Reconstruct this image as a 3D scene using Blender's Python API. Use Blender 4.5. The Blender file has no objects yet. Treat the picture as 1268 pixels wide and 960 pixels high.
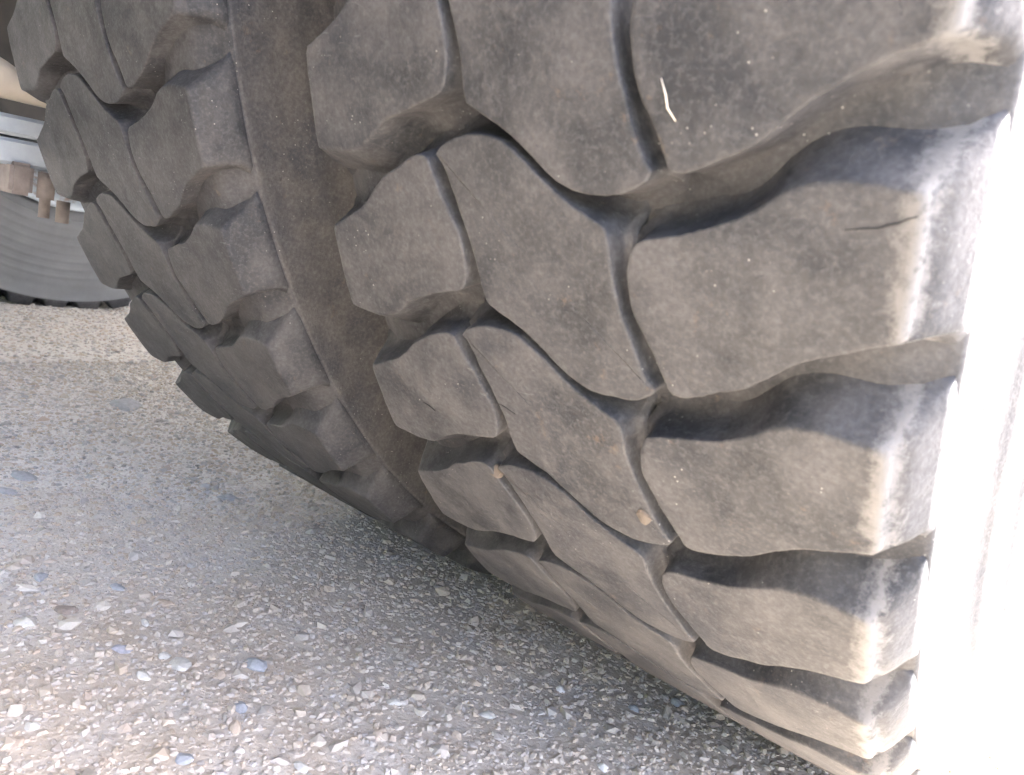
import bpy, math, random
import numpy as np
from mathutils import Matrix, Vector, noise

random.seed(7)
RNG = np.random.default_rng(7)
scene = bpy.context.scene
col = scene.collection
R_ = math.radians

# ------------------------------------------------------------------ camera
H = 0.512                                   # axle height over the ground
cam_data = bpy.data.cameras.new("camera")
cam = bpy.data.objects.new("camera", cam_data)
col.objects.link(cam)
right = Vector((0.743044, 0.642836, 0.186138))
fwd = Vector((-0.621843, 0.765985, -0.163028))
up = Vector((-0.247379, 0.005388, 0.968904))
m3 = Matrix((right, up, -fwd)).transposed()
cam.matrix_world = Matrix.Translation((0.16703, -0.67903, 0.28781 - 0.505 + H)) @ m3.to_4x4()
cam_data.sensor_width = 36.0
cam_data.lens = 36.0 * 954.94 / 1268.0
cam_data.clip_start = 0.01
cam_data.clip_end = 3000
cam_data.dof.use_dof = True
cam_data.dof.focus_distance = 0.52
cam_data.dof.aperture_fstop = 22.0
scene.camera = cam

# ------------------------------------------------------------------ light
sun_dir = Vector((0.25, 0.56, 0.785)).normalized()      # towards the sun
world = bpy.data.worlds.new("World")
scene.world = world
world.use_nodes = True
wt = world.node_tree
bg = wt.nodes["Background"]
sky = wt.nodes.new("ShaderNodeTexSky")
sky.sky_type = 'NISHITA'
sky.sun_disc = False
sky.sun_elevation = math.asin(sun_dir.z)
sky.sun_rotation = math.atan2(sun_dir.x, sun_dir.y)
sky.altitude = 200
sky.dust_density = 8.0
sky.air_density = 0.5
sky.ozone_density = 0.6
wt.links.new(sky.outputs[0], bg.inputs[0])
bg.inputs[1].default_value = 0.12
sl = bpy.data.lights.new("sun", 'SUN')
sl.energy = 3.9
sl.angle = R_(0.5)
sl.color = (1.0, 0.96, 0.91)
sun = bpy.data.objects.new("sun", sl)
col.objects.link(sun)
sun.rotation_euler = sun_dir.to_track_quat('Z', 'Y').to_euler()
sun.location = (3, 4, 7)
scene.view_settings.view_transform = 'Standard'
scene.view_settings.look = 'None'
scene.view_settings.exposure = 5.6
scene.view_settings.gamma = 1.0

# ------------------------------------------------------------------ helpers
def link(o, parent=None):
    col.objects.link(o)
    if parent is not None:
        o.parent = parent
    return o

def tag(o, label=None, cat=None, group=None, kind=None):
    if label: o["label"] = label
    if cat: o["category"] = cat
    if group: o["group"] = group
    if kind: o["kind"] = kind
    return o

def empty(name, loc, label, cat, group=None):
    o = bpy.data.objects.new(name, None)
    o.empty_display_size = 0.1
    o.location = loc
    link(o)
    return tag(o, label, cat, group)

def mesh(name, verts, faces, mat, smooth=True):
    me = bpy.data.meshes.new(name)
    me.from_pydata([tuple(v) for v in verts], [], faces)
    if smooth:
        me.polygons.foreach_set("use_smooth", [True] * len(me.polygons))
    me.materials.append(mat)
    me.update()
    return me

def obj(name, me, parent=None):
    return link(bpy.data.objects.new(name, me), parent)

def fast_mesh(name, P, F, mat, smooth=True):
    me = bpy.data.meshes.new(name)
    me.vertices.add(len(P))
    me.vertices.foreach_set("co", P.astype(np.float32).ravel())
    me.loops.add(F.size)
    me.loops.foreach_set("vertex_index", F.astype(np.int32).ravel())
    me.polygons.add(len(F))
    me.polygons.foreach_set("loop_start", np.arange(0, F.size, 3, dtype=np.int32))
    me.polygons.foreach_set("use_smooth", np.full(len(F), smooth))
    me.materials.append(mat)
    me.update(calc_edges=True)
    return me

class NB:
    """small node-tree builder"""
    def __init__(self, name):
        self.m = bpy.data.materials.new(name)
        self.m.use_nodes = True
        self.t = self.m.node_tree
        self.t.nodes.clear()
        self.out = self.t.nodes.new("ShaderNodeOutputMaterial")
        self.b = self.t.nodes.new("ShaderNodeBsdfPrincipled")
        self.t.links.new(self.b.outputs[0], self.out.inputs[0])
    def n(self, typ, **kw):
        nd = self.t.nodes.new(typ)
        for k, v in kw.items():
            setattr(nd, k, v)
        return nd
    def l(self, a, b):
        self.t.links.new(a, b)
    def setv(self, sock, v):
        if hasattr(v, "node"):
            self.l(v, sock)
        else:
            sock.default_value = v
    def noise(self, vec, scale, detail=4, rough=0.55, dist=0.0):
        nd = self.n("ShaderNodeTexNoise")
        self.l(vec, nd.inputs["Vector"])
        nd.inputs["Scale"].default_value = scale
        nd.inputs["Detail"].default_value = detail
        nd.inputs["Roughness"].default_value = rough
        nd.inputs["Distortion"].default_value = dist
        return nd.outputs["Fac"]
    def voro(self, vec, scale, feature='F1', out="Distance", rand=1.0):
        nd = self.n("ShaderNodeTexVoronoi", feature=feature)
        self.l(vec, nd.inputs["Vector"])
        nd.inputs["Scale"].default_value = scale
        nd.inputs["Randomness"].default_value = rand
        return nd.outputs[out]
    def map(self, v, a, b, c=0.0, d=1.0):
        nd = self.n("ShaderNodeMapRange")
        self.l(v, nd.inputs[0])
        for i, x in enumerate((a, b, c, d)):
            nd.inputs[i + 1].default_value = x
        return nd.outputs[0]
    def math(self, op, a, b=0.0, clamp=False):
        nd = self.n("ShaderNodeMath", operation=op)
        nd.use_clamp = clamp
        self.setv(nd.inputs[0], a)
        self.setv(nd.inputs[1], b)
        return nd.outputs[0]
    def mix(self, f, a, b):
        nd = self.n("ShaderNodeMix", data_type='RGBA')
        self.setv(nd.inputs[0], f)
        self.setv(nd.inputs[6], a)
        self.setv(nd.inputs[7], b)
        return nd.outputs[2]
    def ramp(self, v, stops, interp='LINEAR'):
        nd = self.n("ShaderNodeValToRGB")
        nd.color_ramp.interpolation = interp
        el = nd.color_ramp.elements
        while len(el) < len(stops):
            el.new(0.5)
        for e, (p, c) in zip(el, stops):
            e.position = p
            e.color = (*c, 1)
        self.l(v, nd.inputs[0])
        return nd.outputs[0]
    def bump(self, h, strength, dist, normal=None):
        nd = self.n("ShaderNodeBump")
        nd.inputs["Strength"].default_value = strength
        nd.inputs["Distance"].default_value = dist
        self.l(h, nd.inputs["Height"])
        if normal is not None:
            self.l(normal, nd.inputs["Normal"])
        return nd.outputs[0]
    def vmul(self, vec, s):
        nd = self.n("ShaderNodeVectorMath", operation='MULTIPLY')
        self.l(vec, nd.inputs[0])
        nd.inputs[1].default_value = s
        return nd.outputs[0]

def C(r, g, b):
    return (r, g, b, 1.0)

# ------------------------------------------------------------------ materials
def rubber(name, dust=1.0, scuffed=False, base=(0.0100, 0.0110, 0.0130), film=(0.0405, 0.0405, 0.0425)):
    b = NB(name)
    geo = b.n("ShaderNodeNewGeometry")
    pos = geo.outputs["Position"]
    n1 = b.noise(pos, 28, 7, 0.70, 0.2)
    n2 = b.noise(pos, 85, 7, 0.72, 0.12)
    n3 = b.noise(pos, 520, 4, 0.65)
    n4 = b.noise(pos, 9, 3, 0.5)
    n5 = b.noise(pos, 70, 5, 0.75, 0.15)
    grey = b.mix(b.map(n4, 0.35, 0.65), C(*base), C(base[0] * 1.25, base[1] * 1.32, base[2] * 1.5))
    brown = C(film[0] * dust, film[1] * dust, film[2] * dust)
    dustf = b.map(n1, 0.38, 0.62, 0.0, 1.0)
    c = b.mix(dustf, grey, brown)
    # fine mottling of the dusty film
    c = b.mix(b.map(n2, 0.50, 0.72, 0.0, 0.50), c, C(film[0] * 1.5 * dust, film[1] * 1.45 * dust, film[2] * 1.4 * dust))
    c = b.mix(b.map(n2, 0.28, 0.46, 0.45, 0.0), c, C(0.0105, 0.0108, 0.012))
    c = b.mix(b.map(n3, 0.50, 0.68, 0.0, 0.30), c, C(film[0] * 1.9, film[1] * 1.9, film[2] * 1.9))
    c = b.mix(b.map(n3, 0.32, 0.50, 0.30, 0.0), c, C(0.009, 0.009, 0.0098))
    # caked clay spots
    c = b.mix(b.map(n5, 0.63, 0.72, 0.0, 0.5), c, C(0.085, 0.062, 0.045))
    # small dark chips
    chips = b.map(b.noise(pos, 150, 4, 0.75, 1.2), 0.66, 0.72)
    chm = b.math('MULTIPLY', chips, b.map(n4, 0.40, 0.60))
    c = b.mix(b.math('MULTIPLY', chm, 0.75), c, C(0.007, 0.007, 0.008))
    # fine scratches running across the tread
    st = b.noise(b.vmul(pos, (60.0, 420.0, 420.0)), 1.0, 3, 0.7, 0.6)
    scr = b.math('MULTIPLY', b.map(st, 0.64, 0.72), b.map(n4, 0.42, 0.58))
    c = b.mix(b.math('MULTIPLY', scr, 0.45), c, C(film[0] * 2.4, film[1] * 2.4, film[2] * 2.4))
    # bright grit specks
    sp = b.map(b.voro(pos, 330, 'F1'), 0.05, 0.13, 1.0, 0.0)
    sp = b.math('MULTIPLY', sp, b.map(b.noise(pos, 36, 3, 0.7), 0.54, 0.64))
    c = b.mix(b.math('MULTIPLY', sp, 0.85), c, C(0.27, 0.26, 0.245))
    if scuffed:
        # ragged pale abrasion along the outer shoulder edge
        sep = b.n("ShaderNodeSeparateXYZ")
        b.l(pos, sep.inputs[0])
        nA = b.noise(pos, 34, 3, 0.6)
        nB = b.noise(pos, 190, 6, 0.8)
        wob = b.math('ADD', sep.outputs[0], b.math('MULTIPLY', b.math('SUBTRACT', nA, 0.5), 0.010))
        wob = b.math('ADD', wob, b.math('MULTIPLY', b.math('SUBTRACT', nB, 0.5), 0.018))
        lo = b.map(wob, 0.1120, 0.1165)
        hi = b.map(wob, 0.1185, 0.1215, 1.0, 0.0)
        mask = b.math('MULTIPLY', lo, hi)
        c = b.mix(b.math('MULTIPLY', mask, 0.8), c, C(0.105, 0.102, 0.10))
    b.setv(b.b.inputs["Base Color"], c)
    b.setv(b.b.inputs["Roughness"], b.map(n2, 0.3, 0.7, 0.62, 0.9))
    b.b.inputs["Specular IOR Level"].default_value = 0.35
    nb = b.bump(n1, 0.35, 0.0010)
    nb = b.bump(n2, 0.5, 0.0009, nb)
    nb = b.bump(n3, 0.5, 0.0005, nb)
    nb = b.bump(b.math('SUBTRACT', 1.0, chm), 0.5, 0.0009, nb)
    nb = b.bump(b.math('SUBTRACT', 1.0, scr), 0.4, 0.0003, nb)
    b.setv(b.b.inputs["Normal"], nb)
    return b.m

M_tread = rubber("dusty_tread_rubber", 1.0, True)
M_tread_in = rubber("plain_tread_rubber")
M_carc = rubber("groove_rubber")
M_carc_in = M_carc
M_side = rubber("dusty_sidewall_rubber", 1.0, False, (0.022, 0.0225, 0.024), (0.052, 0.050, 0.049))

def plain(name, c0, c1, rough=0.6, metal=0.0, scale=30, bump=0.3, bd=0.001, rust=None):
    b = NB(name)
    pos = b.n("ShaderNodeNewGeometry").outputs["Position"]
    n = b.noise(pos, scale, 5, 0.6)
    c = b.mix(b.map(n, 0.3, 0.7), C(*c0), C(*c1))
    if rust:
        c = b.mix(b.map(b.noise(pos, scale * 2.2, 5, 0.7), 0.52, 0.64), c, C(*rust))
    b.setv(b.b.inputs["Base Color"], c)
    b.b.inputs["Roughness"].default_value = rough
    b.b.inputs["Metallic"].default_value = metal
    b.setv(b.b.inputs["Normal"], b.bump(b.noise(pos, scale * 6, 4, 0.6), bump, bd))
    return b.m

M_spring = plain("grey_painted_spring_steel", (0.26, 0.30, 0.335), (0.34, 0.38, 0.41), 0.55, 0.0, 40)
M_rust = plain("rusty_steel", (0.11, 0.095, 0.085), (0.20, 0.175, 0.16), 0.85, 0.0, 60)
M_beige = plain("dusty_rod_paint", (0.36, 0.33, 0.28), (0.46, 0.43, 0.37), 0.7, 0.0, 35)
M_rim = plain("grey_wheel_paint", (0.26, 0.30, 0.33), (0.36, 0.40, 0.43), 0.5, 0.0, 20, rust=(0.20, 0.15, 0.12))
M_under = plain("black_chassis_paint", (0.025, 0.025, 0.027), (0.06, 0.055, 0.05), 0.7, 0.0, 12)
M_deck = plain("pale_bounce_deck_boards", (0.42, 0.41, 0.39), (0.52, 0.51, 0.49), 0.85, 0.0, 14)  # unseen underside, made pale to bounce soft light onto the tyres

# ------------------------------------------------------------------ tyre geometry
RT = 0.52
NP = 46
PE = 2 * math.pi / NP
PL = RT * PE
TH0 = -0.17787
CROWN = 0.0192

LUG = [(41.2, .268), (37.2, .305), (35.3, .38), (34.9, .46), (36.2, .585), (40.3, .71), (45, .834), (48.6, .945),
       (50.8, .978), (54, .988), (59, .966), (67, .912), (75.2, .855), (81, .80), (86, .737), (90.3, .688), (95, .648),
       (100, .612), (106, .572), (112.5, .53), (116.8, .512), (117.6, .48), (117.6, .25), (117.6, .02), (117.3, -.030),
       (113.5, -.042), (105, -.045), (97, -.045), (90, -.028), (84, .016), (77.7, .080), (71.3, .138), (63.2, .178), (50, .236)]
HALF = [(30.8, .40), (31.6, .489), (34.1, .626), (38.3, .78), (42, .92), (45.2, .972), (46.6, .992), (44.2, 1.016),
        (38.7, 1.062), (33.8, 1.088), (27.6, 1.103), (21, 1.103), (13.6, 1.085), (5, 1.020), (-3.2, .925), (-13, .835),
        (-23.8, .772), (-28.8, .735), (-30.6, .66)]
CEN = HALF + [(-x, 0.98 - v) for x, v in HALF]

def resample(poly, step, smooth=2):
    p = [np.array((x / 1000.0, v * PL)) for x, v in poly]
    for _ in range(smooth):
        q = []
        for i in range(len(p)):
            a, b = p[i], p[(i + 1) % len(p)]
            q.append(a * 0.75 + b * 0.25)
            q.append(a * 0.25 + b * 0.75)
        p = q
    p = np.array(p)
    d = np.linalg.norm(np.roll(p, -1, 0) - p, axis=1)
    cum = np.r_[0, np.cumsum(d)]
    n = int(cum[-1] / step)
    t = np.linspace(0, cum[-1], n, endpoint=False)
    pc = np.vstack([p, p[:1]])
    r = np.stack([np.interp(t, cum, pc[:, 0]), np.interp(t, cum, pc[:, 1])], 1)
    area = 0.5 * np.sum(r[:, 0] * np.roll(r[:, 1], -1) - np.roll(r[:, 0], -1) * r[:, 1])
    if area < 0:
        r = r[::-1]
    return r

def sm(a, b, x):
    t = min(1, max(0, (x - a) / (b - a)))
    return t * t * (3 - 2 * t)

def to3(x, s, r):
    th = s / RT + TH0
    return (x, -r * math.cos(th), -r * math.sin(th))

def block_mesh(name, poly, mat, kind, seed):
    rs = resample(poly, 0.0022)
    n = len(rs)
    tang = np.roll(rs, -1, 0) - np.roll(rs, 1, 0)
    tang /= np.linalg.norm(tang, axis=1)[:, None]
    nor = np.stack([tang[:, 1], -tang[:, 0]], 1)
    for _ in range(3):
        nor = (np.roll(nor, 1, 0) + nor * 2 + np.roll(nor, -1, 0))
        nor /= np.linalg.norm(nor, axis=1)[:, None]
    off_seed = seed * 3.71
    # profile steps : inset/offset (mm), depth (mm)
    gen_o = [-1.0, -0.4, -0.1, 0.0, 0.4, 1.0, 2.6, 5.6, 10.0]
    gen_d = [0.0, 0.05, 0.28, 0.8, 6.0, 11.2, 14.8, 16.7, 17.7]
    lip = 0.5 if kind == 'lug' else 0.0
    thin_o = [-2.1, -1.4, -1.0, -0.85, -0.6, -0.1, 1.4, 3.6, 3.8]
    thin_d = [0.0, 0.08, 0.35, 0.8, 4.0, 7.0 + lip, 8.6 + lip, 9.2 + lip * 2, 22.0]
    soft_o = [-1.6, -0.8, -0.1, 0.6, 4.0, 8.0, 12.0, 15.5, 18.5]
    soft_d = [0.0, 0.15, 0.7, 1.8, 7.0, 12.0, 16.0, 18.3, 19.4]
    out_o = [-1.4, -0.4, 0.8, 1.3, 3.4, 5.8, 8.4, 9.9, 5.0]
    out_d = [0.0, 0.3, 1.6, 4.6, 5.8, 10.0, 17.0, 21.6, 27.0]
    rings = []
    for i in range(len(gen_o)):
        ring = []
        for (x, s), (nx, ns) in zip(rs, nor):
            if kind == 'lug':
                wout = sm(0.112, 0.1165, x) * sm(0.55, 0.9, nx)
                wthin = sm(0.5, 0.85, -nx) * (1 - sm(0.055, 0.062, x))
                wsoft = sm(0.1, 0.7, -ns) * sm(0.062, 0.098, x) * (1 - wout)
            else:
                wout = 0
                wthin = sm(0.72, 0.9, abs(nx))
                wsoft = 0
            wg = 1 - max(wout, wthin, wsoft)
            wsum = wg + wout + wthin + wsoft
            mixv = lambda g, t, sf, o: (g * wg + t * wthin + sf * wsoft + o * wout) / wsum
            o = mixv(gen_o[i], thin_o[i], soft_o[i], out_o[i]) * 0.001
            d = mixv(gen_d[i], thin_d[i], soft_d[i], out_d[i]) * 0.001
            # extra groove depth towards the shoulder
            d += 0.0035 * sm(0.085, 0.122, x + o * nx) * sm(0.010, 0.016, d) * (1 - wout)
            if kind == 'lug' and x > 0.095:
                ox = out_o[i] if nx > 0 else gen_o[i]
                os_ = soft_o[i] if ns < 0 else gen_o[i]
                wb = sm(0.095, 0.108, x)
                bx = o * nx * (1 - wb) + wb * 0.001 * ox * max(-1, min(1, nx * 1.5))
                bs = o * ns * (1 - wb) + wb * 0.001 * os_ * max(-1, min(1, ns * 1.5))
            else:
                bx, bs = o * nx, o * ns
            j = noise.noise(Vector((x * 90 + off_seed, s * 90, seed * 1.3))) * 0.0007 + \
                noise.noise(Vector((x * 320 + off_seed, s * 320, seed * 2.3))) * 0.00025
            j *= 1.0 if i < 6 else 0.3
            X, S = x + bx + j * nx, s + bs + j * ns
            r = RT - CROWN * X * X - d
            ring.append((X, S, r))
        rings.append(ring)
    verts, faces = [], []
    for ring in reversed(rings):                # foot first
        verts += [to3(*p) for p in ring]
    nr = len(rings)
    for k in range(nr - 1):
        for i in range(n):
            a, b = k * n + i, k * n + (i + 1) % n
            faces.append((a, b, b + n, a + n))
    top = rings[0]
    cx = sum(p[0] for p in top) / n
    cs = sum(p[1] for p in top) / n
    base = (nr - 1) * n
    for f in (0.97, 0.9, 0.76, 0.6, 0.42, 0.22):
        st = len(verts)
        for X, S, r in top:
            x, s = cx + (X - cx) * f, cs + (S - cs) * f
            w = noise.noise(Vector((x * 60 + off_seed, s * 60, 5.0 + seed))) * 0.0004 * (1 - f) * 2
            verts.append(to3(x, s, RT - CROWN * x * x + w))
        for i in range(n):
            a, b = base + i, base + (i + 1) % n
            faces.append((a, b, st + (i + 1) % n, st + i))
        base = st
    verts.append(to3(cx, cs, RT - CROWN * cx * cx))
    c = len(verts) - 1
    for i in range(n):
        faces.append((base + i, base + (i + 1) % n, c))
    me = mesh(name, verts, faces, mat)
    return me

def flip_ok(me):
    import bmesh
    bm = bmesh.new()
    bm.from_mesh(me)
    # orient: the cap must face away from the axle (open foot, so decide by the last faces)
    bm.faces.ensure_lookup_table()
    f = bm.faces[len(bm.faces) - 1]
    f.normal_update()
    c = f.calc_center_median()
    if f.normal.dot(Vector((0, c.y, c.z))) < 0:
        bmesh.ops.reverse_faces(bm, faces=bm.faces[:])
    bm.to_mesh(me)
    bm.free()
    me.polygons.foreach_set("use_smooth", [True] * len(me.polygons))
    me.update()

NV = 6
LUGR = [block_mesh("shoulder_lug", LUG, M_tread, 'lug', s) for s in range(NV)]
CENB = [block_mesh("centre_block", CEN, M_tread, 'cen', 20 + s) for s in range(NV)]
for me in LUGR + CENB:
    flip_ok(me)

def rot180(me, name):
    """the other shoulder: the tread repeats itself turned half round"""
    n = len(me.vertices)
    co = np.empty(n * 3)
    me.vertices.foreach_get("co", co)
    co = co.reshape(-1, 3)
    r = np.hypot(co[:, 1], co[:, 2])
    th = np.arctan2(-co[:, 2], -co[:, 1]) - TH0
    th2 = 0.98 * PE - th + TH0
    new = np.stack([-co[:, 0], -r * np.cos(th2), -r * np.sin(th2)], 1)
    m2 = me.copy()
    m2.name = name
    m2.vertices.foreach_set("co", new.ravel())
    m2.update()
    return m2

LUGL = [rot180(m, "shoulder_lug") for m in LUGR]

def swap_mat(meshes, mat):
    out = []
    for m in meshes:
        c = m.copy()
        c.materials[0] = mat
        out.append(c)
    return out

# cross-section of the tyre body under the lugs (x, r), right half, from the tread centre to the bead
PROFILE = [(0.0, .5030), (.030, .5030), (.060, .5028), (.080, .5018), (.095, .5006), (.102, .5002), (.108, .4998), (.1125, .4995), (.117, .4992), (.1235, .4987),
           (.1262, .4980), (.1272, .4967), (.1275, .4950), (.1272, .4920), (.1270, .4870), (.1272, .4825), (.1275, .4800), (.1278, .4740),
           (.1284, .4660), (.1290, .4645), (.1300, .4560), (.1322, .440), (.1332, .4385), (.1345, .42), (.1352, .40), (.1362, .3985),
           (.1352, .38), (.1325, .355), (.129, .338), (.1305, .3355), (.1270, .325), (.119, .308), (.111, .298), (.106, .288), (.100, .284)]

def revolve(name, prof, mat, seg=276, closed=False):
    verts, faces = [], []
    m = len(prof)
    for i in range(seg):
        th = 2 * math.pi * i / seg
        for x, r in prof:
            verts.append((x, -r * math.cos(th), -r * math.sin(th)))
    for i in range(seg):
        j = (i + 1) % seg
        for k in range(m - 1):
            faces.append((i * m + k, j * m + k, j * m + k + 1, i * m + k + 1))
        if closed:
            faces.append((i * m + m - 1, j * m + m - 1, j * m, i * m))
    return mesh(name, verts, faces, mat)

full = [(-x, r) for x, r in reversed(PROFILE[1:])] + PROFILE
M_far = plain("dusty_lit_sidewall", (.10, .105, .11), (.14, .145, .15), .85, 0, 14, .2, .002)  # dusty grey, made paler to stand in for light on the far tyre
FP = []
for k_, (x_, r_) in enumerate(PROFILE):
    if r_ < .45 and k_ < len(PROFILE) - 6:
        continue
    FP.append((x_, r_))
    if abs(r_ - .4560) < 1e-6:
        for q in range(46):
            r2 = .452 - q * .0030
            FP.append((.1305 + .0045 * math.sin((.452 - r2) / .138 * math.pi * .9) + (.0013 if q % 6 in (2, 3) else 0), r2))
FARC = revolve("tyre", [(-x, r) for x, r in reversed(FP[1:])] + FP, M_far)
CARC = revolve("tyre", full, M_carc)
CARC.materials.append(M_side)
for p in CARC.polygons:
    if math.hypot(p.center.y, p.center.z) < 0.4964:
        p.material_index = 1
RIM_P = [(-.112, .283), (-.122, .296), (-.129, .297), (-.131, .291), (-.126, .284), (-.112, .277), (-.10, .262), (-.05, .252),
         (.05, .252), (.10, .262), (.112, .277), (.126, .284), (.131, .291), (.129, .297), (.122, .296), (.112, .283)]
RIM = revolve("rim", RIM_P, M_rim, 128)
DISC_P = [(-.05, .2525), (-.06, .235), (-.085, .215), (-.118, .19), (-.128, .165), (-.128, .09), (-.122, .088), (-.12, .165),
          (-.11, .186), (-.078, .21), (-.052, .232), (-.04, .2525)]

truck = empty("truck", (-0.17, 0.0, H), "parked truck seen low from behind, its two big lugged tyres side by side on gravel", "truck")
T0 = -truck.location

def tpart(name, me, label=None):
    o = obj(name, me, truck)
    o.location = T0
    return tag(o, label)

def scoop(me, h):
    """worn groove floors: shallower between the shoulder lugs, falling away at the outer edge"""
    me = me.copy()
    for v in me.vertices:
        r = math.hypot(v.co.y, v.co.z)
        if r > .4955:
            a = abs(v.co.x)
            f = (r + h * sm(.055, .085, a) * (1 - sm(.108, .1255, a))) / r
            v.co.y *= f
            v.co.z *= f
    me.update()
    return me

def wheel(x, phase, label, mats, rim_flip):
    cm = CARC
    if x < -1:
        cm = FARC
    elif x < -0.1:
        cm = CARC.copy()
        cm.materials[0] = mats[1]
    if x > -1:
        cm = scoop(cm, .004 if x > -.1 else .0095)
    tyre = tpart("tyre", cm, label)
    tyre.location = T0 + Vector((x, 0, H))
    tyre.rotation_euler.x = phase
    lr, ll, ce = LUGR, LUGL, CENB
    if mats[0] is not M_tread:
        lr, ll, ce = (swap_mat(a, mats[0]) for a in (LUGR, LUGL, CENB))
    for j in range(NP):
        for nm, src in (("shoulder_lug", lr), ("shoulder_lug", ll), ("centre_block", ce)):
            o = obj(nm, src[(j * 5 + len(nm)) % NV], tyre)
            o.rotation_euler.x = j * PE
    r = tpart("rim", RIM)
    r.location = tyre.location
    dp = DISC_P if not rim_flip else [(-a, b) for a, b in DISC_P]
    d = tpart("wheel_disc", revolve("wheel_disc", dp, M_rim, 96, True))
    d.location = tyre.location

def joined_tread():
    V, F, o = [], [], 0
    for j in range(NP):
        for src in (LUGR, LUGL, CENB):
            me = src[j % NV]
            co = np.empty(len(me.vertices) * 3)
            me.vertices.foreach_get("co", co)
            co = co.reshape(-1, 3)
            c, sn = math.cos(j * PE), math.sin(j * PE)
            V.append(np.stack([co[:, 0], co[:, 1] * c - co[:, 2] * sn, co[:, 1] * sn + co[:, 2] * c], 1))
            me.calc_loop_triangles()
            t = np.empty(len(me.loop_triangles) * 3, np.int32)
            me.loop_triangles.foreach_get("vertices", t)
            F.append(t.reshape(-1, 3) + o)
            o += len(co)
    return fast_mesh("tread", np.vstack(V), np.vstack(F), M_tread_in)

PHI = -0.0392
wheel(0.0, 0.0, "outer rear tyre, nearest the camera, with a pale scuffed shoulder", (M_tread, M_carc), False)
wheel(-0.3384, PHI, "inner tyre of the pair, standing in shade", (M_tread_in, M_carc_in), True)
TREAD = joined_tread()
for x in (0.0, -0.3384, -1.825, -2.163):                    # unseen rear axle, added to block light from behind the camera
    t2 = tpart("tyre", CARC)
    t2.location = T0 + Vector((x, -1.36, H))
    o = obj("tread", TREAD, t2)
    o["kind"] = "stuff"
    tpart("rim", RIM).location = t2.location
wheel(-1.825, 0.05, "distant grey tyre on the other side of the axle", (M_tread_in, M_far), False)

# ------------------------------------------------------------------ truck underside
def box(v, x0, x1, y0, y1, z0, z1):
    """returns verts, faces of a box"""
    vs = [(x, y, z) for x in (x0, x1) for y in (y0, y1) for z in (z0, z1)]
    fs = [(0, 1, 3, 2), (4, 6, 7, 5), (0, 4, 5, 1), (2, 3, 7, 6), (0, 2, 6, 4), (1, 5, 7, 3)]
    return vs, fs

def bevel_box(name, x0, x1, y0, y1, z0, z1, mat, bev=0.003):
    import bmesh
    vs, fs = box(None, x0, x1, y0, y1, z0, z1)
    me = mesh(name, vs, fs, mat, False)
    bm = bmesh.new()
    bm.from_mesh(me)
    bmesh.ops.recalc_face_normals(bm, faces=bm.faces[:])
    bmesh.ops.bevel(bm, geom=bm.edges[:], offset=bev, segments=2, affect='EDGES')
    bm.to_mesh(me)
    bm.free()
    return me

def tube(name, pts, rad, mat, seg=16):
    verts, faces = [], []
    pts = [Vector(p) for p in pts]
    for i, p in enumerate(pts):
        d = (pts[min(i + 1, len(pts) - 1)] - pts[max(i - 1, 0)]).normalized()
        a = d.orthogonal().normalized() if i == 0 else (a - d * a.dot(d)).normalized()
        b2 = d.cross(a)
        r = rad[i] if isinstance(rad, (list, tuple)) else rad
        for k in range(seg):
            t = 2 * math.pi * k / seg
            verts.append(p + (a * math.cos(t) + b2 * math.sin(t)) * r)
    for i in range(len(pts) - 1):
        for k in range(seg):
            a0, b0 = i * seg + k, i * seg + (k + 1) % seg
            faces.append((a0, b0, b0 + seg, a0 + seg))
    faces.append(tuple(range(seg))[::-1])
    faces.append(tuple((len(pts) - 1) * seg + k for k in range(seg)))
    return mesh(name, verts, faces, mat)

def upart(name, me, parent=None):
    return tpart(name, me) if parent is None else obj(name, me, parent)

def leaf_mesh(x0, x1, zc, th, y0, y1, sag):
    ys = np.linspace(y0, y1, 25)
    prof = [(-1, -1), (1, -1), (1, 1), (-1, 1)]
    verts, faces = [], []
    xm, hw = (x0 + x1) / 2, (x1 - x0) / 2
    sec = [(-hw, -th / 2 + .003), (-hw + .004, -th / 2), (hw - .004, -th / 2), (hw, -th / 2 + .003),
           (hw, th / 2 - .003), (hw - .004, th / 2), (-hw + .004, th / 2), (-hw, th / 2 - .003)]
    for y in ys:
        z = zc + sag * y * y
        for a, b in sec:
            verts.append((xm + a, y, z + b))
    m = len(sec)
    for i in range(len(ys) - 1):
        for k in range(m):
            a0, b0 = i * m + k, i * m + (k + 1) % m
            faces.append((a0, b0, b0 + m, a0 + m))
    faces.append(tuple(range(m))[::-1])
    faces.append(tuple((len(ys) - 1) * m + k for k in range(m)))
    return mesh("leaf", verts, faces, M_spring, False)

HS = H - 0.505
upart("spring_seat", bevel_box("spring_seat", -.675, -.585, -.09, .09, .352 + HS, .405 + HS, M_under))
upart("axle", tube("axle", [(-.35, 0, H), (-.5, 0, H), (-1.5, 0, H), (-1.60, 0, H)], [.10, .065, .065, .10], M_under, 24))
DRUM = [(-1.93, .02), (-1.93, .15), (-1.90, .20), (-1.66, .205), (-1.64, .21), (-1.615, .21), (-1.61, .20), (-1.61, .06)]
upart("brake_drum", revolve("brake_drum", DRUM, M_under, 64)).location = T0 + Vector((0, 0, H))
ls = upart("leaf_spring", leaf_mesh(-.67, -.59, .3215 + HS, .017, -.72, .72, -.02))
obj("leaf", leaf_mesh(-.67, -.59, .300 + HS, .022, -.60, .60, -.02), ls)
obj("leaf", leaf_mesh(-.67, -.59, .342 + HS, .019, -.12, .12, -.02), ls)
obj("spring_clip", bevel_box("spring_clip", -.68, -.582, -.456, -.438, .262 + HS, .2885 + HS, M_rust), ls)
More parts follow.
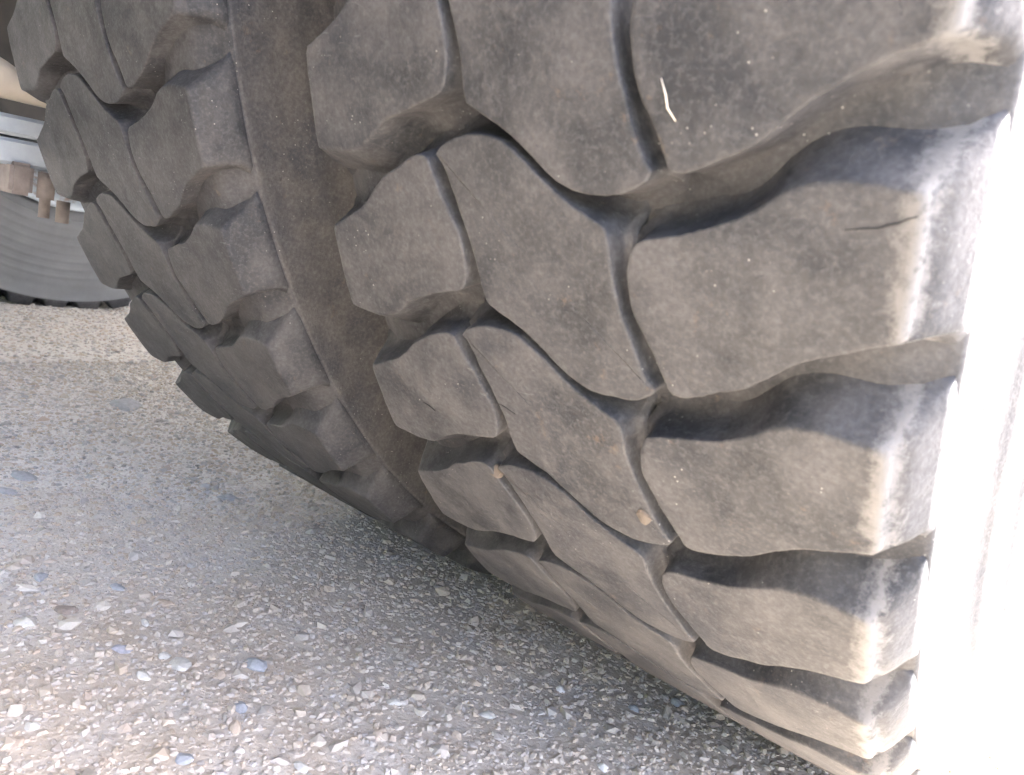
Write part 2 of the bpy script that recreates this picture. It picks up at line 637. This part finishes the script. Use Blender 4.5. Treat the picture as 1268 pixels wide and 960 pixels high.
obj("clip_bolt", tube("clip_bolt", [(-.585, -.428, .284 + HS), (-.585, -.428, .262 + HS), (-.585, -.428, .2618 + HS), (-.585, -.428, .246 + HS)],
                      [.0075, .0075, .0048, .0048], M_rust, 6), ls)
obj("clip_bolt", tube("clip_bolt", [(-.60, -.408, .262 + HS), (-.60, -.408, .243 + HS)], .006, M_rust, 6), ls)
upart("spring_arm", tube("spring_arm", [(-.60, -.80, .412 + HS), (-.60, -.53, .366 + HS), (-.60, -.4635, .352 + HS), (-.60, -.424, .3435 + HS),
                                        (-.60, -.39, .337 + HS)], [.034, .026, .0155, .006, .003], M_beige, 16))
for x in (-.62, -1.36):
    upart("frame_rail", bevel_box("frame_rail", x - .04, x + .04, -2.2, 6.0, .80, 1.06, M_under, .006))
for y in (-2.1, -1.0, 0.75, 2.6, 4.5):
    upart("cross_member", bevel_box("cross_member", -2.28, .31, y - .04, y + .04, 1.063, 1.16, M_under, .006))
def fender_mesh():
    verts, faces = [], []
    n = 48
    sec = [(-.52, .615), (.125, .615), (.125, .600), (.128, .600), (.128, .619), (-.523, .619), (-.523, .590), (-.52, .590)]
    for i in range(n + 1):
        th = R_(-22) + (R_(-190) - R_(-22)) * i / n
        for x, r in sec:
            verts.append((x, -r * math.cos(th), -r * math.sin(th)))
    m = len(sec)
    for i in range(n):
        for k in range(m):
            a0, b0 = i * m + k, i * m + (k + 1) % m
            faces.append((a0, b0, b0 + m, a0 + m))
    return mesh("shade_mudguard", verts, faces, M_deck, False)
upart("shade_mudguard", fender_mesh()).location = T0 + Vector((0, 0, H))  # unseen, added to keep sky light off the upper tread rows
for x in (-.17, -1.99):
    upart("shade_mud_flap", bevel_box("shade_mud_flap", x - .32, x + .32, -2.06, -2.045, .16, 1.06, M_carc, .003))  # unseen, added to block low light from the rear
PLANK = bevel_box("shade_deck_plank", -.0811, .0811, -2.3, 6.2, -.0185, .0185, M_deck, .002)  # unseen deck, its reach shaped to shade the tyres
upart("shade_deck_plate", bevel_box("shade_deck_plate", -2.43, .33, -2.3, 6.2, 1.2025, 1.2065, M_under, .001))
for k in range(17):
    upart("shade_deck_plank", PLANK).location = T0 + Vector((-2.355 + k * 0.163, 0, 1.1815))

# ------------------------------------------------------------------ ground
def gh(x, y):
    return (noise.noise(Vector((x * 3.1, y * 3.1, 0.3))) * 0.006 + noise.noise(Vector((x * 13, y * 13, 4.3))) * 0.0022
            - 0.002) * sm(4.0, 1.5, math.hypot(x, y)) if math.hypot(x, y) < 4 else 0.0

def axis(lo, hi, fine, far):
    a = list(np.arange(lo, hi + 1e-6, fine))
    s = fine
    while a[-1] < far:
        s *= 1.35
        a.append(a[-1] + s)
    s = fine
    while a[0] > -far:
        s *= 1.35
        a.insert(0, a[0] - s)
    return a

gx = axis(-2.4, 1.0, 0.018, 1500)
gy = axis(-0.9, 1.6, 0.018, 1500)
gv = [(x, y, gh(x, y)) for y in gy for x in gx]
nx_ = len(gx)
gf = [(j * nx_ + i, j * nx_ + i + 1, (j + 1) * nx_ + i + 1, (j + 1) * nx_ + i)
      for j in range(len(gy) - 1) for i in range(nx_ - 1)]

def dirt_and_shade(b, pos, c, k=0.8):
    """brown sandy soil by the wheels, darkened in place of contact shade; pale gravel beyond"""
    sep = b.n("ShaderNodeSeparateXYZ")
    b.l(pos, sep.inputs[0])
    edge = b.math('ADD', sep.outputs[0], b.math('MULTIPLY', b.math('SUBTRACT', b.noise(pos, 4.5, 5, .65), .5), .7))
    m = b.map(edge, -.62, -.30, 0.0, k)  # tyre side gets the darker tone, contact shade put into the colour
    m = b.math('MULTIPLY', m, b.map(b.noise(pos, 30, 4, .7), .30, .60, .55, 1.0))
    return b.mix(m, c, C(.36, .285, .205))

def ground_mat():
    b = NB("packed_gravel_ground")
    pos = b.n("ShaderNodeNewGeometry").outputs["Position"]
    n1 = b.noise(pos, 5, 5, 0.6)
    n2 = b.noise(pos, 60, 5, 0.7)
    n3 = b.noise(pos, 260, 4, 0.7)
    vc = b.voro(pos, 300, 'F1', "Color")
    sepn = b.n("ShaderNodeSeparateColor")
    b.l(vc, sepn.inputs[0])
    stone = b.ramp(sepn.outputs[0], [(0.0, (.20, .20, .205)), (.25, (.38, .365, .345)), (.5, (.46, .43, .39)), (.75, (.39, .395, .405)), (1.0, (.58, .56, .53))])
    sand = b.mix(b.map(n2, .3, .7), C(.46, .44, .41), C(.62, .60, .565))
    d = b.voro(pos, 300, 'F1')
    c = b.mix(b.map(d, .25, .5, .85, 0.0), sand, stone)
    c = b.mix(b.map(n1, .35, .7, 0.0, .35), c, C(.40, .37, .325))
    c = dirt_and_shade(b, pos, c)
    b.setv(b.b.inputs["Base Color"], c)
    b.b.inputs["Roughness"].default_value = 0.9
    nb = b.bump(b.math('SUBTRACT', 1.0, d), 0.4, 0.0009)
    nb = b.bump(n2, 0.6, 0.004, nb)
    nb = b.bump(n3, 0.6, 0.0012, nb)
    b.setv(b.b.inputs["Normal"], nb)
    return b.m

ground = obj("ground", mesh("ground", gv, gf, ground_mat()))
tag(ground, kind="structure")

# unseen dark tarmac added beside the gravel to cut sunlit bounce
def road_mat():
    b = NB("bounce_cut_tarmac")
    pos = b.n("ShaderNodeNewGeometry").outputs["Position"]
    n = b.noise(pos, 3, 5, .6)
    c = b.mix(b.map(b.noise(pos, 220, 4, .7), .35, .65), C(.035, .035, .037), C(.075, .073, .07))
    c = b.mix(b.map(n, .4, .7, 0, .4), c, C(.09, .085, .078))
    b.setv(b.b.inputs["Base Color"], c)
    b.b.inputs["Roughness"].default_value = .9
    b.setv(b.b.inputs["Normal"], b.bump(b.voro(pos, 180), .5, .003))
    return b.m
ry = np.linspace(-60, 60, 401)
rv, rf = [], []
for i, y in enumerate(ry):
    e = 0.24 + 0.03 * noise.noise(Vector((1.3, y * 1.7, 0))) + 0.02 * noise.noise(Vector((7.3, y * 9, 0)))
    rv += [(e - .03, y, .000), (e, y, .012), (e + .4, y, .016), (9.0, y, .03), (9.05, y, .0)]
for i in range(len(ry) - 1):
    for k in range(4):
        a0 = i * 5 + k
        rf.append((a0, a0 + 1, a0 + 6, a0 + 5))
tag(obj("added_road", mesh("added_road", rv, rf, road_mat())), kind="structure")

# unseen ring of trees, added to block low sky light
def belt():
    V, F, o = [], [], 0
    bV, bF = subdiv(IV, IF)
    for i in range(300):
        if 118 < i < 190:                                   # gap left to let sky light in from the right
            RNG.uniform(0, 1)
            continue
        a = R_(-180) + R_(360) * (i + RNG.uniform(-.4, .4)) / 300
        rad = RNG.uniform(20, 27)
        hgt = RNG.uniform(5, 8)
        cx, cy = rad * math.cos(a), rad * math.sin(a)
        for q in range(5):
            z = hgt * (0.14 + 0.19 * q)
            s_ = np.array([RNG.uniform(1.3, 2.2), RNG.uniform(1.3, 2.2), hgt * .17]) * (1.15 - .16 * q)
            p = bV * (1 + RNG.normal(0, .12, (len(bV), 1))) * s_ + np.array([cx + RNG.normal(0, .6), cy + RNG.normal(0, .6), z])
            V.append(p)
            F.append(bF + o)
            o += len(bV)
    m = plain("sky_block_foliage", (.03, .05, .02), (.07, .10, .04), .9, 0, 2.5, .8, .1)
    return fast_mesh("sky_block_belt", np.vstack(V), np.vstack(F), m, False)

def stone_mat():
    b = NB("mixed_gravel_stone")
    geo = b.n("ShaderNodeNewGeometry")
    pos = geo.outputs["Position"]
    c = b.ramp(geo.outputs["Random Per Island"], [
        (0.00, (.15, .145, .14)), (.08, (.24, .235, .235)), (.20, (.29, .29, .30)), (.34, (.40, .34, .27)), (.46, (.33, .26, .19)),
        (.58, (.40, .37, .33)), (.70, (.39, .30, .235)), (.80, (.27, .28, .30)), (.92, (.43, .40, .355)), (1.0, (.56, .53, .48))])
    n = b.noise(pos, 400, 4, 0.65)
    dust = b.noise(pos, 90, 4, 0.6)
    c = b.mix(b.map(n, .35, .7, 0.0, .35), c, C(.16, .15, .14))
    c = b.mix(b.map(dust, .40, .70, .05, .5), c, C(.54, .51, .465))
    c = dirt_and_shade(b, pos, c, 0.55)
    b.setv(b.b.inputs["Base Color"], c)
    b.b.inputs["Roughness"].default_value = 0.82
    b.setv(b.b.inputs["Normal"], b.bump(n, 0.4, 0.0006))
    return b.m
M_stone = stone_mat()

def ico():
    t = (1 + 5 ** .5) / 2
    v = np.array([(-1, t, 0), (1, t, 0), (-1, -t, 0), (1, -t, 0), (0, -1, t), (0, 1, t), (0, -1, -t), (0, 1, -t),
                  (t, 0, -1), (t, 0, 1), (-t, 0, -1), (-t, 0, 1)], float)
    v /= np.linalg.norm(v[0])
    f = np.array([(0, 11, 5), (0, 5, 1), (0, 1, 7), (0, 7, 10), (0, 10, 11), (1, 5, 9), (5, 11, 4), (11, 10, 2), (10, 7, 6), (7, 1, 8),
                  (3, 9, 4), (3, 4, 2), (3, 2, 6), (3, 6, 8), (3, 8, 9), (4, 9, 5), (2, 4, 11), (6, 2, 10), (8, 6, 7), (9, 8, 1)])
    return v, f
IV, IF = ico()

def subdiv(v, f):
    v = [tuple(a) for a in v]
    cache, out = {}, []
    def mid(a, b):
        k = (min(a, b), max(a, b))
        if k not in cache:
            m = np.array(v[a]) + np.array(v[b])
            v.append(tuple(m / np.linalg.norm(m)))
            cache[k] = len(v) - 1
        return cache[k]
    for a, b, c in f:
        x, y, z = mid(a, b), mid(b, c), mid(c, a)
        out += [(a, x, z), (b, y, x), (c, z, y), (x, y, z)]
    return np.array(v), np.array(out)

tag(obj("sky_block_belt", belt()), "unseen belt of dark green trees added to block low sky light", "trees", kind="stuff")

def gravel(n, x0, x1, y0, y1, smin, smax, power):
    xy = np.stack([RNG.uniform(x0, x1, n), RNG.uniform(y0, y1, n)], 1)
    size = smin * (smax / smin) ** (RNG.random(n) ** power)
    base = [IV * (1 + RNG.normal(0, .24, (12, 1))) for _ in range(24)]
    bi = RNG.integers(0, 24, n)
    V = np.array(base)[bi]
    sc = np.stack([RNG.uniform(.8, 1.25, n), RNG.uniform(.7, 1.0, n), RNG.uniform(.5, .85, n)], 1) * size[:, None] / 2
    V = V * sc[:, None, :]
    a = RNG.uniform(0, 2 * np.pi, n)
    tilt = RNG.normal(0, .22, n)
    ct, st = np.cos(tilt), np.sin(tilt)
    Vx = V[..., 0] * ct[:, None] - V[..., 2] * st[:, None]
    Vz = V[..., 0] * st[:, None] + V[..., 2] * ct[:, None]
    ca, sa = np.cos(a), np.sin(a)
    X = Vx * ca[:, None] - V[..., 1] * sa[:, None]
    Y = Vx * sa[:, None] + V[..., 1] * ca[:, None]
    z = np.array([gh(px, py) for px, py in xy]) + sc[:, 2] * RNG.uniform(-.45, .15, n)
    P = np.stack([X + xy[:, :1], Y + xy[:, 1:2], Vz + z[:, None]], -1).reshape(-1, 3)
    F = (IF[None] + (np.arange(n) * 12)[:, None, None]).reshape(-1, 3)
    return P, F

parts = [gravel(105000, -1.15, 0.3, -.62, .30, .0016, .0068, 1.25),
         gravel(2600, -1.15, 0.4, -.62, .40, .006, .014, 1.5),
         gravel(30000, -2.2, -1.1, -.75, 1.0, .0035, .010, 1.3),
         gravel(4000, -1.15, .3, .3, 1.0, .004, .009, 1.3)]
Ps, Fs, o_ = [], [], 0
for P, F in parts:
    Ps.append(P)
    Fs.append(F + o_)
    o_ += len(P)
gr = obj("gravel", fast_mesh("gravel", np.vstack(Ps), np.vstack(Fs), M_stone, False))
tag(gr, "loose mixed grey and tan gravel covering the ground round the tyres", "gravel", kind="stuff")

# ------------------------------------------------------------------ single stones and bits one can point to
STONES = [
 (-0.234, -0.396, 0.0216, 'blue', .5, "blue grey angular stone, largest one in the gravel behind the tyres"),
 (-0.198, -0.428, 0.0156, 'blue', .35, "flat slate blue stone just below the largest blue grey stone"),
 (-0.182, -0.441, 0.0151, 'tan', .5, "peach tan stone below the flat slate blue one"),
 (-0.135, -0.426, 0.0124, 'pale', .6, "whitish round pebble close to the bottom edge of the gravel"),
 (-0.255, -0.461, 0.0141, 'pale', .5, "cream pebble left of the long pale pebble"),
 (-0.257, -0.437, 0.0203, 'pale', .4, "long pale oval pebble in the bare gravel at lower left"),
 (-0.270, -0.441, 0.0109, 'pale', .6, "small round pebble touching the top of the long pale pebble"),
 (-0.235, -0.421, 0.0129, 'tan', .5, "squarish sandy pebble between long pale pebble and largest blue stone"),
 (-0.315, -0.433, 0.0116, 'pale', .7, "knobbly white pebble standing proud of the gravel at lower left"),
 (-0.350, -0.496, 0.0196, 'pale', .6, "chunky off white stone by the left edge of the picture"),
 (-0.356, -0.470, 0.0200, 'red', .4, "brown clod just right of the chunky off white stone"),
 (-0.415, -0.466, 0.0187, 'blue', .4, "dull blue stone above the brown clod at the left"),
 (-0.336, -0.409, 0.0188, 'tan', .4, "pinkish tan stone above the knobbly white pebble"),
 (-0.373, -0.428, 0.0153, 'dark', .5, "dark blue grey chip left of the pinkish tan stone"),
 (-0.289, -0.459, 0.0172, 'violet', .35, "dull violet stone up and left of the cream pebble"),
 (-0.172, -0.476, 0.0134, 'blue', .4, "pale blue chip at the bottom edge left of the whitish round pebble"),
 (-0.238, -0.528, 0.0109, 'pale', .5, "light chip in the bottom left corner of the gravel"),
 (-0.228, -0.538, 0.0107, 'tan', .5, "orange tan chip in the bottom left corner of the gravel"),
 (-0.895, -0.201, 0.0780, 'blue', .22, "broad pale blue slab of stone lying flat beyond the inner tyre"),
 (-0.643, -0.405, 0.0303, 'dark', .45, "dark flat stone alone in the bright gravel by the left edge"),
 (-0.517, -0.258, 0.0251, 'dark', .45, "dark chip in the bright gravel below the inner tyre tread"),
 (-0.607, -0.430, 0.0236, 'blue', .45, "blue stone cut by the left edge below the dark flat stone"),
 (-0.110, -0.297, 0.0140, 'pale', .5, "pale grey pebble in front of the shaded ground under the tyres"),
 (-0.153, -0.343, 0.0127, 'pale', .5, "light pebble midway along the bottom, left of the pale grey one"),
 (-0.140, -0.278, 0.0098, 'tan', .6, "small orange pebble at the edge of the dark shade"),
 (-0.103, -0.225, 0.0101, 'white', .7, "small white pebble near the tread of the nearest tyre"),
 (-0.033, -0.272, 0.0113, 'white', .6, "bright cream pebble on the sandy ground at the bottom right"),
 (-0.057, -0.196, 0.0115, 'dark', .6, "dark pebble on the sandy ground close under the nearest tyre"),
 (-0.157, -0.268, 0.0101, 'tan', .6, "sandy pebble inside the edge of the dark shade"),
 (-0.172, -0.187, 0.0126, 'red', .5, "reddish pebble deep in the shade under the nearest tyre"),
 (-0.041, -0.159, 0.0146, 'blue', .6, "grey blue pebble at the foot of the nearest tyre tread"),
 (-0.011, -0.162, 0.0117, 'red', .6, "dark brown pebble at the foot of the nearest tyre, right of grey blue one"),
]
HUE = {'blue': (.27, .272, .28), 'tan': (.33, .265, .205), 'pale': (.40, .375, .335), 'red': (.21, .17, .14),
       'dark': (.24, .243, .25), 'violet': (.27, .26, .275), 'white': (.50, .475, .44), 'grit': (.055, .045, .037)}
def pebble_mat(k):
    b = NB(k + "_pebble")
    pos = b.n("ShaderNodeNewGeometry").outputs["Position"]
    a = HUE[k]
    c = b.mix(b.map(b.noise(pos, 130, 5, .65), .3, .7), C(*[v * .75 for v in a]), C(*[v * 1.12 for v in a]))
    c = b.mix(b.map(b.noise(pos, 200, 5, .75), .42, .62, .1, .75), c, C(*[v * 1.3 for v in a]))
    b.setv(b.b.inputs["Base Color"], c)
    b.b.inputs["Roughness"].default_value = .9
    b.setv(b.b.inputs["Normal"], b.bump(b.noise(pos, 300, 4, .6), .4, .0006))
    return b.m
PM = {k: pebble_mat(k) for k in HUE}
S2V, S2F = subdiv(IV, IF)
S3V, S3F = subdiv(S2V, S2F)

def pebble(size, flat, mat, name="pebble", yaw=0.0, lump=.16):
    rr = random.random() * 50
    vs = []
    cy, sy = math.cos(yaw), math.sin(yaw)
    el = random.uniform(.58, .85)
    for v in S2V:
        p = Vector(v)
        k = 1 + lump * noise.noise(p * 1.1 + Vector((rr, 0, 0))) * 2 + .06 * noise.noise(p * 3.1 + Vector((0, rr, 0)))
        # knock flat facets into the stone
        for q in range(9):
            dd = Vector((math.sin(rr * 3 + q * 2.1), math.cos(rr * 5 + q * 1.3), math.sin(rr + q * 4.4))).normalized()
            h = p.dot(dd) * k
            if h > .70:
                k *= (.70 + (h - .70) * .15) / h
        x, y, z = p.x * k * size / 2, p.y * k * size / 2 * el, p.z * k * size / 2 * flat * .9
        vs.append((x * cy - y * sy, x * sy + y * cy, z))
    return mesh(name, vs, [tuple(int(a) for a in f) for f in S2F], mat, False)

for x, y, w, k, flat, lab in STONES:
    o = obj("pebble", pebble(w * .95, flat * .9, PM[k], yaw=random.uniform(-.5, 1.0)))
    o.location = (x, y, gh(x, y) + w * flat * .04)
    tag(o, lab, "pebble", "single stones in the gravel")

# bits stuck on the tread (positions on the tread surface)
def on_tread(P):
    return Vector((0, P[1], P[2] - H)).normalized()
def stuck(P, size, flat, k, lab, cat, name):
    n = on_tread(P)
    me = pebble(size, flat, PM[k])
    me.name = name
    o = obj(name, me)
    o.rotation_euler = n.to_track_quat('Z', 'X').to_euler()
    o.location = P
    tag(o, lab, cat)
stuck((-0.0494, -0.4129 + .002, 0.1959 + .002), .0095, .7, 'grit', "small brown pebble wedged in the narrow groove of the nearest tyre", "pebble", "stuck_pebble")
stuck((-0.1067, -0.4940, 0.3632), .0085, .6, 'grit', "yellowish grit lump on the inner shoulder of the nearest tyre", "grit lump", "grit_lump")
stuck((0.034, -0.4224, 0.2087), .011, .25, 'grit', "flat brown clay crumb pressed onto the lower tip of a centre tread block", "clay crumb", "clay_crumb")
M_straw = plain("dry_straw", (.36, .33, .27), (.46, .42, .35), .7, 0, 200, .2, .0003)
pts = []
for P in ((0.0476, -0.4938, 0.3491), (0.0493, -0.4925, 0.3451), (0.05, -0.4914, 0.342), (0.0527, -0.4903, 0.3389)):
    pts.append(Vector(P) + on_tread(P) * .0006)
o = obj("straw", tube("straw", pts, [.00015, .0003, .0003, .00015], M_straw, 8))
tag(o, "thin pale dry straw clinging to a shoulder lug near the top of the nearest tyre", "straw")

# cuts in the rubber, each a narrow dark slit lying in the tread face
M_cut = plain("torn_rubber", (.004, .004, .005), (.008, .008, .009), .95, 0, 90)
near_tyre = next(o for o in truck.children if o.name.startswith("tyre") and abs(o.location.x - T0.x) < 1e-6)
CUTS = [
 [(0.1006, -0.4819, 0.3165), (0.1044, -0.4822, 0.3172), (0.1085, -0.4824, 0.3178), (0.1105, -0.4828, 0.3187), (0.1126, -0.483, 0.3193), (0.1145, -0.4835, 0.3204), (0.1168, -0.4838, 0.3213)] ,
 [(-0.0839, -0.432, 0.2224), (-0.0803, -0.4316, 0.2218), (-0.0768, -0.4304, 0.2201)] ,
 [(-0.0337, -0.4408, 0.2361), (-0.0285, -0.4404, 0.2354), (-0.0233, -0.4394, 0.2338)] ,
]
for pl in CUTS:
    n = len(pl)
    pts = [Vector(p) - Vector((0, 0, H)) for p in pl]
    rad = [.00006 + .00014 * math.sin(math.pi * (i + .3) / n) for i in range(n)]
    obj("cut", tube("cut", pts, rad, M_cut, 6), near_tyre)
